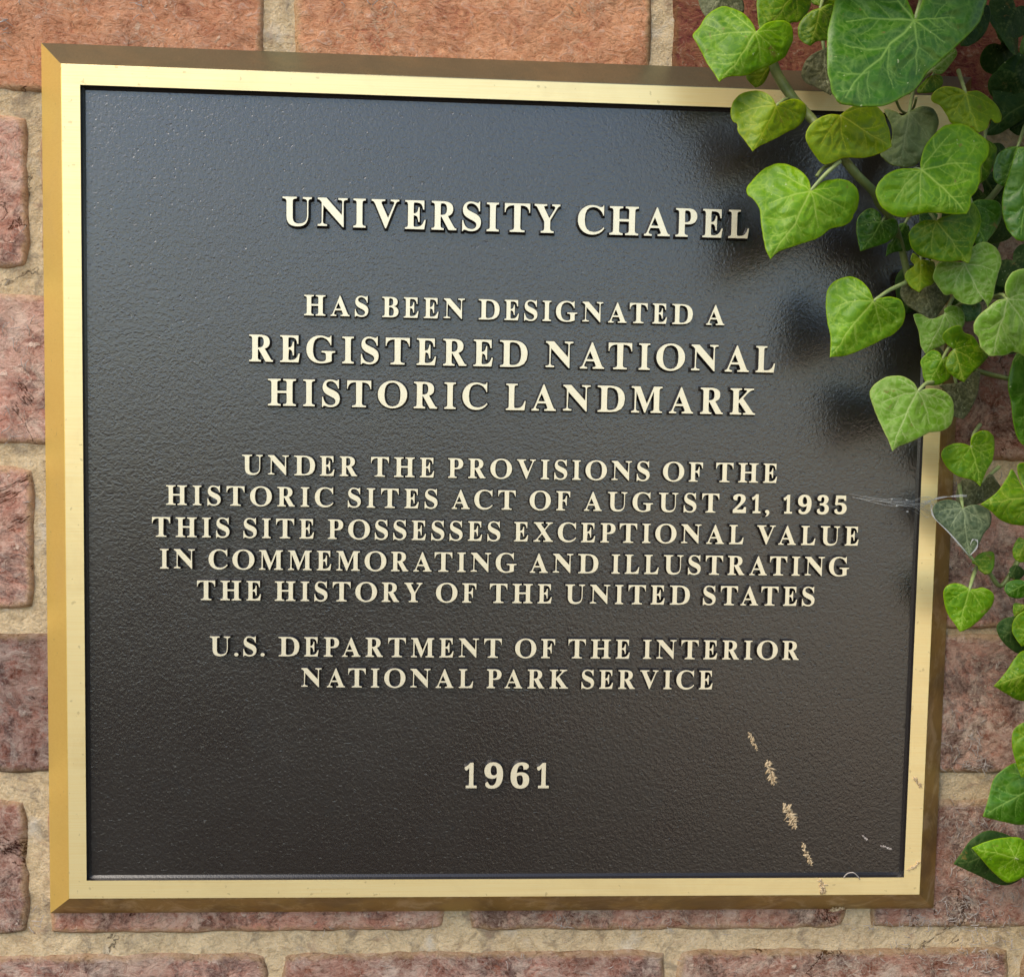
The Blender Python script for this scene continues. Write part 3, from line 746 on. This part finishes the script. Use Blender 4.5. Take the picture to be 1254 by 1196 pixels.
leaf(0, [(1029,141),(1015.6,140),(1002,145.5),(990.5,155.5),(986.6,167),(990.5,179),(999,192),(1008.7,201.7),(1023.7,197.6),(1033.8,193.6),(1057,193.4),(1075.6,189),(1091.6,180),(1090,164),(1086,150),(1081,138),(1068,128),(1045,130)], (1091.6,180), 36, 'yellow', pet=(1010,190), fold=.14, tilt=(.1,-.02))
# the large leaf at the top
leaf(0, [(1121,23),(1113,4),(1100,-18),(1072,-34),(1042,-26),(1025,-6),(1019,16),(1014,35),(1012.7,56),(1014,89),(1020,115),(1029,127),(1051,131),(1083,129.7),(1108,118),(1123.6,107),(1136,89),(1153,73),(1173,56),(1190,39),(1200,27),(1205,13),(1209,-5),(1205,-35),(1185,-62),(1158,-65),(1138,-40),(1131,-5)], (1029,127), 56, 'deep', pet=(1140,-60), step=1.3, fold=.10, tilt=(-.04,.12))
leaf(2, [(430,800),(380,830),(330,800),(250,790),(300,900),(300,1020),(225,1100),(250,1145),(310,1185),(390,1200),(470,1190),(530,1120),(600,1000),(640,900),(635,840),(600,780),(520,765)], (350,1195), 20, 'grey', fold=.12)
leaf(2, [(835,665),(790,635),(690,620),(620,650),(585,700),(600,735),(650,760),(700,830),(730,885),(800,900),(860,920),(930,955),(990,920),(1015,855),(1050,882),(1085,875),(1095,830),(1060,760),(1000,700),(930,655),(870,655)], (930,955), 30, 'yellow', fold=.25, tilt=(0,.1))
leaf(2, [(1330,690),(1300,500),(1240,380),(1170,410),(1090,470),(1040,550),(1018,640),(1030,700),(1020,800),(1010,900),(960,970),(1050,970),(1150,920),(1254,850),(1320,780)], (960,970), 10, 'dark')
leaf(2, [(600,540),(560,560),(490,640),(500,670),(570,668),(630,655),(672,600),(660,545)], (500,672), 22, 'mid')
leaf(2, [(600,500),(640,420),(760,350),(775,390),(730,460),(665,532),(610,525)], (770,360), 26, 'pale')
leaf(2, [(930,40),(880,120),(800,230),(800,330),(860,330),(930,290),(985,220),(1015,120),(1000,40)], (800,335), 14, 'dark')
# middle group
leaf(4, [(415,415),(418,350),(450,240),(520,150),(590,90),(680,70),(770,85),(850,140),(920,200),(936,260),(920,330),(870,400),(865,500),(835,580),(795,630),(795,680),(765,752),(640,755),(540,745),(430,750),(300,780),(200,760),(120,700),(80,610),(85,540),(150,460),(240,415),(340,408)], (765,752), 44, 'bright', pet=(1118,214), fold=.15, tilt=(.03,.03))
leaf(4, [(900,180),(975,230),(992,280),(960,400),(920,480),(865,525),(840,400),(850,250)], (865,525), 22, 'mid')
leaf(4, [(900,470),(880,520),(930,650),(1020,660),(1060,560),(1040,440),(960,430)], (1020,660), 8, 'dark')
leaf(4, [(530,800),(450,800),(370,840),(330,890),(328,950),(360,1030),(420,1075),(500,1095),(560,1110),(650,1112),(720,1105),(772,1127),(795,1090),(810,1000),(840,920),(868,840),(872,780),(850,720),(810,670),(780,690),(700,740),(600,770)], (772,1127), 35, 'mid', fold=.12, tilt=(.03,-.06))
leaf(4, [(800,670),(850,645),(960,648),(1010,670),(1032,730),(1010,830),(950,920),(900,978),(840,985),(790,880)], (900,978), 24, 'deep')
leaf(4, [(405,745),(540,750),(520,820),(470,840),(410,810)], (410,812), 20, 'deep')
leaf(4, [(1150,240),(1070,252),(1000,300),(970,370),(962,440),(980,510),(1042,547),(1080,500),(1120,400),(1170,300)], (1042,547), 26, 'deep', tilt=(.1,0))
leaf(4, [(1220,250),(1150,250),(1120,320),(1080,450),(1040,580),(1028,680),(1040,780),(1070,870),(1130,940),(1180,962),(1270,900),(1310,700),(1310,450),(1270,300)], (1170,962), 36, 'deep', fold=.14, tilt=(-.1,0))
leaf(3, [(1075,545),(1065,490),(1010,450),(950,465),(900,520),(888,590),(895,660),(920,765),(1010,735),(1110,700),(1180,650),(1196,580),(1180,530),(1130,530)], (920,765), 20, 'deep', pet=(1090,262))
leaf(4, [(300,820),(250,830),(240,890),(190,960),(165,990),(155,1072),(220,1040),(330,1030),(350,980),(340,900),(325,840)], (155,1072), 14, 'deep')
leaf(3, [(557,315),(545,250),(500,190),(440,150),(370,125),(290,125),(200,170),(130,240),(85,300),(92,352),(130,380),(180,460),(190,570),(205,650),(225,750),(260,824),(310,775),(380,745),(470,715),(580,680),(640,650),(700,600),(790,580),(850,545),(870,500),(900,440),(912,360),(890,300),(840,255),(780,235),(700,240),(640,255)], (260,824), 34, 'bright', pet=(1029,197), pet_h=33, fold=.2, tilt=(-.10,.05))
leaf(5, [(760,250),(650,240),(570,252),(535,320),(532,370),(570,430),(620,488),(668,482),(690,510),(740,545),(810,557),(870,540),(900,520),(932,582),(970,500),(985,420),(1010,330),(1032,240),(1015,170),(980,130),(920,100),(860,110),(810,150)], (932,582), 27, 'pale', fold=.10, tilt=(-.05,.05))
leaf(5, [(440,225),(385,180),(365,230),(392,270),(340,310),(323,350),(345,400),(380,440),(430,467),(470,430),(525,410),(545,370),(550,300),(530,240)], (430,467), 22, 'yellow', fold=.15)
leaf(5, [(470,430),(400,420),(330,400),(288,450),(300,510),(350,570),(440,625),(540,680),(590,600),(640,530),(655,490),(600,440),(540,400)], (540,680), 13, 'dull')
leaf(5, [(620,620),(610,590),(660,563),(720,575),(757,620),(764,680),(745,730),(680,790),(610,850),(540,880),(478,917),(440,860),(425,760),(395,670),(388,628),(440,625),(520,660)], (478,917), 19, 'pale', fold=.14)
leaf(5, [(700,500),(650,530),(740,640),(770,682),(850,665),(885,600),(860,540)], (770,682), 9, 'deep')
leaf(5, [(685,885),(640,855),(600,800),(620,750),(690,712),(735,715),(760,760),(820,785),(870,850),(905,900),(935,935),(880,1000),(820,1050),(757,1125),(715,1105),(650,1060),(622,1010),(632,950),(655,905)], (757,1125), 28, 'mid', fold=.18)
leaf(5, [(600,950),(580,910),(530,888),(480,918),(438,970),(450,1030),(460,1090),(490,1145),(560,1147),(620,1120),(662,1080),(660,1000),(640,940)], (490,1145), 22, 'bright', fold=.15)
leaf(5, [(1078,512),(1000,525),(930,580),(860,640),(828,700),(830,760),(860,800),(880,870),(940,933),(1050,930),(1110,905),(1160,915),(1230,935),(1310,830),(1340,700),(1350,500),(1310,360),(1230,300),(1160,298),(1100,330),(1060,400),(1058,465)], (970,938), 36, 'pale', pet=(1215,364), fold=.14, tilt=(.12,0))
leaf(6, [(745,465),(720,420),(670,380),(600,358),(520,365),(450,400),(400,450),(388,500),(410,570),(440,650),(480,740),(530,840),(555,914),(600,880),(700,840),(780,800),(830,775),(930,760),(990,710),(1005,640),(1005,570),(980,510),(930,470),(860,452),(800,455)], (555,914), 30, 'pale', pet=(1142,468), pet_h=22, fold=.16, tilt=(-.06,.04))
leaf(9, [(603,240),(580,190),(540,150),(490,137),(430,160),(400,200),(394,260),(402,340),(415,400),(412,487),(480,480),(560,450),(640,410),(690,385),(730,340),(738,290),(720,240),(680,225),(640,228)], (412,487), 30, 'bright', pet=(1109,346), pet_h=20, fold=.22, tilt=(-.12,0))
leaf(6, [(1020,410),(900,430),(940,470),(985,560),(1000,640),(1010,660),(1075,677),(1120,620),(1170,520),(1190,430),(1197,325),(1150,335),(1080,395)], (1075,677), 7, 'dull')
# right of the plaque
leaf(7, [(275,185),(280,140),(310,115),(350,108),(385,135),(391,180),(382,250),(350,310),(322,380),(280,350),(210,330),(160,290),(133,240),(140,200),(180,175),(230,170)], (322,380), 18, 'bright', pet=(1200,520), fold=.15, tilt=(.1,0))
leaf(7, [(330,360),(280,345),(235,345),(205,400),(205,450),(250,477),(310,467),(380,442),(430,410),(400,350),(370,320)], (215,465), 4, 'dull')
leaf(7, [(540,420),(480,300),(450,340),(400,410),(322,468),(370,500),(420,545),(500,570),(590,560),(640,470),(620,340),(560,270),(500,285)], (322,468), 24, 'mid', attach=(590,430), fold=.10)
leaf(7, [(235,485),(210,455),(160,445),(110,460),(88,500),(110,550),(170,610),(220,660),(270,727),(310,670),(340,610),(370,570),(372,510),(330,475),(280,470)], (270,727), 16, 'withered', fold=.12, tilt=(-.1,0))
leaf(7, [(285,738),(330,703),(385,703),(390,760),(375,800),(345,812),(315,790),(310,770),(280,755)], (345,812), 10, 'mid')
leaf(7, [(268,880),(230,858),(180,855),(143,885),(145,950),(165,1010),(195,1050),(222,1091),(270,1070),(330,1020),(380,960),(386,905),(340,875),(300,880)], (222,1091), 18, 'bright', pet=(1196,694), fold=.12)
leaf(7, [(545,650),(510,630),(480,682),(485,730),(515,753),(560,740),(575,690)], (500,752), 14, 'mid')
leaf(7, [(500,760),(465,780),(462,820),(500,840),(540,800)], (465,825), 6, 'dark')
leaf(7, [(550,850),(510,835),(455,848),(440,885),(465,920),(515,927),(570,900)], (450,905), 12, 'deep')
leaf(7, [(540,960),(490,950),(480,985),(490,1020),(530,1020)], (485,1015), 10, 'mid')
leaf(7, [(560,1020),(510,1012),(440,1025),(400,1062),(410,1110),(450,1160),(510,1197),(570,1190),(600,1080)], (420,1130), 12, 'dark')
leaf(8, [(440,270),(410,190),(370,190),(340,220),(300,280),(256,332),(310,365),(365,392),(440,380),(480,320)], (256,332), 20, 'mid', fold=.2)
leaf(8, [(440,520),(390,480),(350,495),(330,530),(332,590),(345,640),(368,702),(420,690),(450,600)], (368,702), 22, 'mid')
leaf(8, [(450,720),(400,640),(340,645),(300,665),(255,710),(235,780),(212,862),(280,880),(370,896),(450,870),(480,790)], (212,862), 14, 'deep', fold=.14)
leaf(8, [(330,945),(240,918),(170,950),(130,1000),(93,1055),(190,1100),(298,1142),(380,1100),(390,1000)], (93,1055), 5, 'dark', attach=(370,1000))
leaf(8, [(400,1020),(370,952),(290,948),(220,965),(166,990),(210,1040),(250,1085),(310,1130),(370,1112),(430,1080)], (166,990), 15, 'bright', attach=(345,1030), fold=.16)

leaf(7, [(560,-300),(500,-270),(470,-200),(455,-110),(470,-30),(480,60),(505,150),(545,190),(600,120),(640,-20),(640,-180),(600,-270)], (545,190), 20, 'deep')
leaf(4, [(1290,-20),(1200,-60),(1120,-40),(1080,40),(1090,120),(1150,160),(1240,150),(1300,80)], (1090,120), 6, 'dark')
leaf(8, [(470,30),(400,20),(345,50),(330,110),(370,170),(440,150),(480,100)], (370,170), 16, 'mid')

# more of the same plant, added unseen past the frame to shade the corner (simple heart blades sharing meshes)
def heart(sz):
    pr = [(0,0),(-.12,-.16),(-.32,-.24),(-.52,-.14),(-.60,.10),(-.52,.34),(-.34,.60),(-.14,.86),(0,1.0),(.14,.86),(.34,.60),(.52,.34),(.60,.10),(.52,-.14),(.32,-.24),(.12,-.16)]
    return [(x * sz, y * sz) for x, y in pr]
hearts = []
for k in range(4):
    pr = lambda x, y, h: np.stack([np.asarray(x) * 0.00032, -np.asarray(h), -np.asarray(y) * 0.00032], -1) + np.array(IB)
    me, _ = leaf_mesh(heart(95), (0, 0), (0, 95), 0.0, 900 + k, step=4, fold=.1 + .05 * k, proj=pr)
    me.materials.append(T[('mid', 'deep', 'dark', 'bright')[k]]); hearts.append(me)
rr = random.Random(5)
shade_fill = []
for k in range(55): shade_fill.append((rr.uniform(1365, 1600), rr.uniform(-260, 1130), rr.uniform(6, 55)))
for k in range(40): shade_fill.append((rr.uniform(990, 1320), rr.uniform(-380, -95), rr.uniform(6, 75)))
for k in range(45): shade_fill.append((rr.uniform(1120, 1600), rr.uniform(-560, -150), rr.uniform(40, 120)))  # unseen overhang of leaves added to keep sky light off the corner
for k in range(25): shade_fill.append((rr.uniform(1360, 1600), rr.uniform(-150, 500), rr.uniform(45, 100)))
shade_fill += [(1238, 25, 5), (1215, 300, 5), (1240, 318, 9), (1240, 190, 4), (1226, 262, 8), (1132, 345, 4), (1205, 235, 5), (1244, 90, 12), (1228, 55, 3), (1246, 8, 7), (1190, 8, 3), (1246, 400, 6), (1210, 330, 3), (1180, 250, 3)]  # dark low leaves added in the gaps to stand in for deep shade
for px, py, h in shade_fill:
    inframe = px < 1250 and py > 0
    o = link('leaf', hearts[2 if inframe else rr.randrange(4)], None, ivy)
    p = at(px, py, h / 1000) - np.array(IB); s_ = .55 if inframe else rr.uniform(.6, 1.3)
    o.location = tuple(p); o.scale = (s_,) * 3
    o.rotation_euler = (rr.uniform(-.35, .5), rr.uniform(-1.0, 1.2), rr.uniform(-.5, .5))
# stems
def stem(pts, r0, r1):
    P = spline([at(x, y, h / 1000) for x, y, h in pts], 8)
    n_ = len(P); rr_ = [(r0 + (r1 - r0) * k / (n_ - 1)) * (1 + .12 * vnoise(k * .7, 0.5, 9)) for k in range(n_)]
    V_, F_ = tube(P, rr_, 10); return link('stem', mesh(V_, F_, True, IB), M_STEM, ivy)
stem([(900,-160,10),(928,-40,14),(938,30,18),(947,80,18),(967,115,19),(984,135,20),(1000,153,22),(1020,180,26),(1034,196,28),(1050,215,27),(1069,234,24),(1077,250,20),(1091,268,16),(1103,300,12),(1112,340,10)], .0020, .0013)
stem([(1260,180,8),(1215,240,12),(1190,262,14),(1165,300,14),(1135,370,8),(1150,430,6),(1190,452,2),(1262,470,2)], .0013, .0010)
stem([(1275,500,2),(1262,640,2),(1230,714,2),(1212,702,2),(1200,684,3)], .0011, .0008)
stem([(1029,197,28),(1010,205,30),(1000,216,32)], .0008, .0006)
stem([(1109,346,14),(1120,330,12),(1132,350,10)], .0009, .0008)
stem([(1142,468,20),(1150,440,12),(1146,430,8)], .0009, .0008)
stem([(1300,350,12),(1240,366,14),(1215,364,14),(1180,370,12),(1140,400,8)], .0008, .0007)
for a, b, c in (((1097,122),(1103,135),(1112,140)), ((1122,120),(1118,133),(1108,140))):
    stem([(a[0], a[1], 20), (b[0], b[1], 16), (c[0], c[1], 14)], .0005, .0004)

# dried aerial rootlets still gripping the bricks: too many and fine to count
def rootlets():
    V_, F_ = [], []; rg = random.Random(11)
    def wisp(cx, cz, L, ang, r, y=None):
        y0 = WY - 0.0012; pts = []; x, z = cx, cz; a = ang
        for k in range(5):
            pts.append((x, y0 - rg.uniform(0, .0009) + (0.0006 if k in (0, 4) else 0), z)); a += rg.uniform(-.38, .38)
            x += math.cos(a) * L / 4; z += math.sin(a) * L / 4
        tube(pts, r, 4, V_, F_)
    def hidden(x, z): return abs(x) < OX - .001 and abs(z - ZC) < OZ - .001
    def tuft(px, py, w, h, n, L=0.0034, spread=1.6, r=.00013):
        for _ in range(int(n * .65)):
            p = at(px + rg.gauss(0, w), py + rg.gauss(0, h), -WY)
            if hidden(p[0], p[2]): continue
            wisp(p[0], p[2], L * rg.uniform(.4, 1.4), rg.uniform(-spread, spread) + rg.choice((0, math.pi)), r * rg.uniform(.6, 1.3))
    tuft(1192,905,3,12,26); tuft(1197,935,6,6,30); tuft(1178,935,8,2,10); tuft(1162,925,2,14,10)
    tuft(1168,985,10,18,16); tuft(1185,1010,14,10,24); tuft(1162,1060,8,20,30); tuft(1195,1095,22,22,110); tuft(1178,1120,25,12,50)
    tuft(1095,1128,30,6,36); tuft(1215,1150,14,16,40); tuft(1150,1165,45,12,40); tuft(1190,1175,8,12,30); tuft(1180,870,18,18,16)
    tuft(1178,690,14,30,16, .003); tuft(1200,590,16,4,22, .003)
    tuft(688,1130,6,5,16,.003); tuft(790,1128,20,6,16,.003); tuft(430,1130,60,6,14,.003); tuft(900,1135,60,8,16,.003)
    tuft(700,1180,150,8,24,.003); tuft(25,430,14,40,20,.004); tuft(20,520,14,16,14,.004); tuft(20,300,12,50,8,.003)
    tuft(10,30,10,20,14,.004); tuft(170,12,16,6,8,.005); tuft(470,10,20,8,12,.003); tuft(30,680,12,40,10,.003); tuft(40,1130,10,8,10,.003)
    return mesh(V_, F_, True, IB)
ro = link('rootlets', rootlets(), M_ROOTW, ivy); ro['kind'] = 'stuff'; ro['label'] = 'bleached dead rootlets left clinging to the bricks'

# dried rootlet pads on the plaque: a row of tan tufts near the lower right
def pad(px, py, ang, ln, wd, n, seed, y, label, mat=M_PAD, rise=0.00025):
    rg = random.Random(seed); c = at(px, py, -y); V_, F_ = [], []
    ux, uz = math.cos(ang), math.sin(ang)
    n = int(n * 1.7)
    for k in range(n):
        t = (k + .5) / n * 2 - 1 + rg.uniform(-.08, .08); side = 1 if k % 2 else -1
        env = math.sqrt(max(.05, 1 - t * t)) * wd * rg.choice((.5, 1, 1))
        bx = c[0] + ux * t * ln; bz = c[2] + uz * t * ln
        a2 = ang + side * rg.uniform(.5, 1.2) + (math.pi if rg.random() < .3 else 0)
        L = env * rg.uniform(.5, 1.1); w = rg.uniform(.00016, .00042)
        pts = [(bx + side * rg.uniform(0, .0003), y - .0001, bz), (bx + math.cos(a2) * L * .5, y - rise * rg.uniform(.5, 1), bz + math.sin(a2) * L * .5), (bx + math.cos(a2) * L, y - rise * .2, bz + math.sin(a2) * L)]
        tube(pts, [w * .6, w * 1.3, w * .5], 5, V_, F_)
    base = (c[0], y, c[2])
    o = link('rootlet_pad', mesh(V_, F_, True, base), mat, None, base)
    return tag(o, label, 'dried rootlets', 'dried ivy rootlet pads stuck on the plaque')
pad(922, 908, -1.10, .0042, .0016, 20, 1, RD, 'slim tan rootlet pad on the dark field, uppermost in the slanting row')
pad(944, 945, -1.25, .0052, .0030, 34, 2, RD, 'tan leafy rootlet pad on the dark field, second from the top of the slanting row')
pad(967, 998, -1.10, .0058, .0034, 38, 3, RD, 'widest tan rootlet pad on the dark field, third down the slanting row')
pad(988, 1045, -1.15, .0052, .0019, 24, 4, RD, 'narrow tan rootlet pad just above the bottom border, lowest on the dark field')
pad(1007, 1084, -1.30, .0032, .0026, 18, 5, 0.0, 'brownish rootlet smear across the flat bottom border')
pad(1123, 957, -.9, .0026, .0014, 12, 6, 0.0, 'small greyish rootlet smear on the flat right border')
pad(1119, 1060, .6, .0030, .0012, 12, 7, 0.0, 'small brown rootlet specks on the right border near its bottom corner')
pad(1024, 1113, 0.2, .0030, .0018, 16, 8, 0.0105, 'straw-coloured rootlet tuft on the bottom sloping edge of the plaque')
pad(1137, 958, 0.1, .0020, .0010, 10, 9, 0.0085, 'tiny pale rootlet tuft on the right sloping edge', M_ROOT)
pad(1085, 1037, -.3, .0024, .0007, 10, 10, RD, 'thin white rootlet wisp in the lower right of the dark field', M_ROOTW, .0003)
pad(1059, 1025, -.8, .0013, .0006, 7, 11, RD, 'faint grey rootlet wisp beside the brighter white wisp', M_ROOTW, .0003)

# one pale curled fibre on the bottom rim
P = spline([at(x, y, h) for x, y, h in ((1033,1074,.0002),(1038,1069,.0012),(1045,1068,.0016),(1050,1072,.001),(1053,1076,.0002))], 5)
V_, F_ = tube(P, .00022, 5); base = tuple(P[0])
tag(link('fibre', mesh(V_, F_, True, base), M_ROOTW, None, base), 'pale curled fibre lying on the bottom rim of the plaque', 'fibre')

# ------------------------------------------------------------------ cobweb
def web():
    V_, F_ = [], []; rg = random.Random(3)
    def th(pts, r=.00006):
        P_ = [at(x, y, h / 1000) for x, y, h in pts]; tube(spline(P_, 4), r, 4, V_, F_)
    for k in range(13):
        y0 = 604 + rg.uniform(-2, 10); x0 = rg.uniform(1035, 1095)
        y1 = 612 + rg.uniform(-6, 24)
        th([(x0, 606 + (x0 - 1040) * .12 + rg.uniform(-1.5, 3), -1.5), ((x0 + 1140) / 2, 614 + rg.uniform(-3, 6), 1.5), (1135, y1, .6), (1146, 618 + rg.uniform(0, 14), 10)], rg.uniform(.00003, .00007))
    for k in range(5):
        th([(1128, 614 + k * 2, .8), (1148, 611 - k * .5, 9), (1172, 606 + k * .6, 14), (1184, 607 + rg.uniform(-1, 1), 15)], .00008)
    for k in range(8):
        o_ = rg.uniform(-2.0, 2.0)
        th([(1140, 618 + k, 10), (1144 + o_, 634 + o_, 15), (1160 + o_, 650 + o_ * .5, 17), (1176 + o_ * .6, 668, 18), (1187, 681, 17)], rg.uniform(.00004, .00009))
    for k in range(4):
        th([(1187, 681, 17), (1196, 672 - k, 19), (1197, 664 - k, 19), (1191, 660 + k * .5, 19), (1188, 668, 18.5)], .00008)
    for x, y in ((1110, 612), (1111, 626), (1092, 611), (1098, 619)):
        th([(x - .8, y, 1.6), (x + .4, y + .6, 1.7), (x + 1, y, 1.6)], .00032)
    return V_, F_
V_, F_ = web(); wb = tuple(at(1140, 618, .004))
tag(link('cobweb', mesh(V_, F_, True, wb), M_SILK, None, wb), 'fine white cobweb strung over the right border to a dark ivy leaf', 'cobweb')
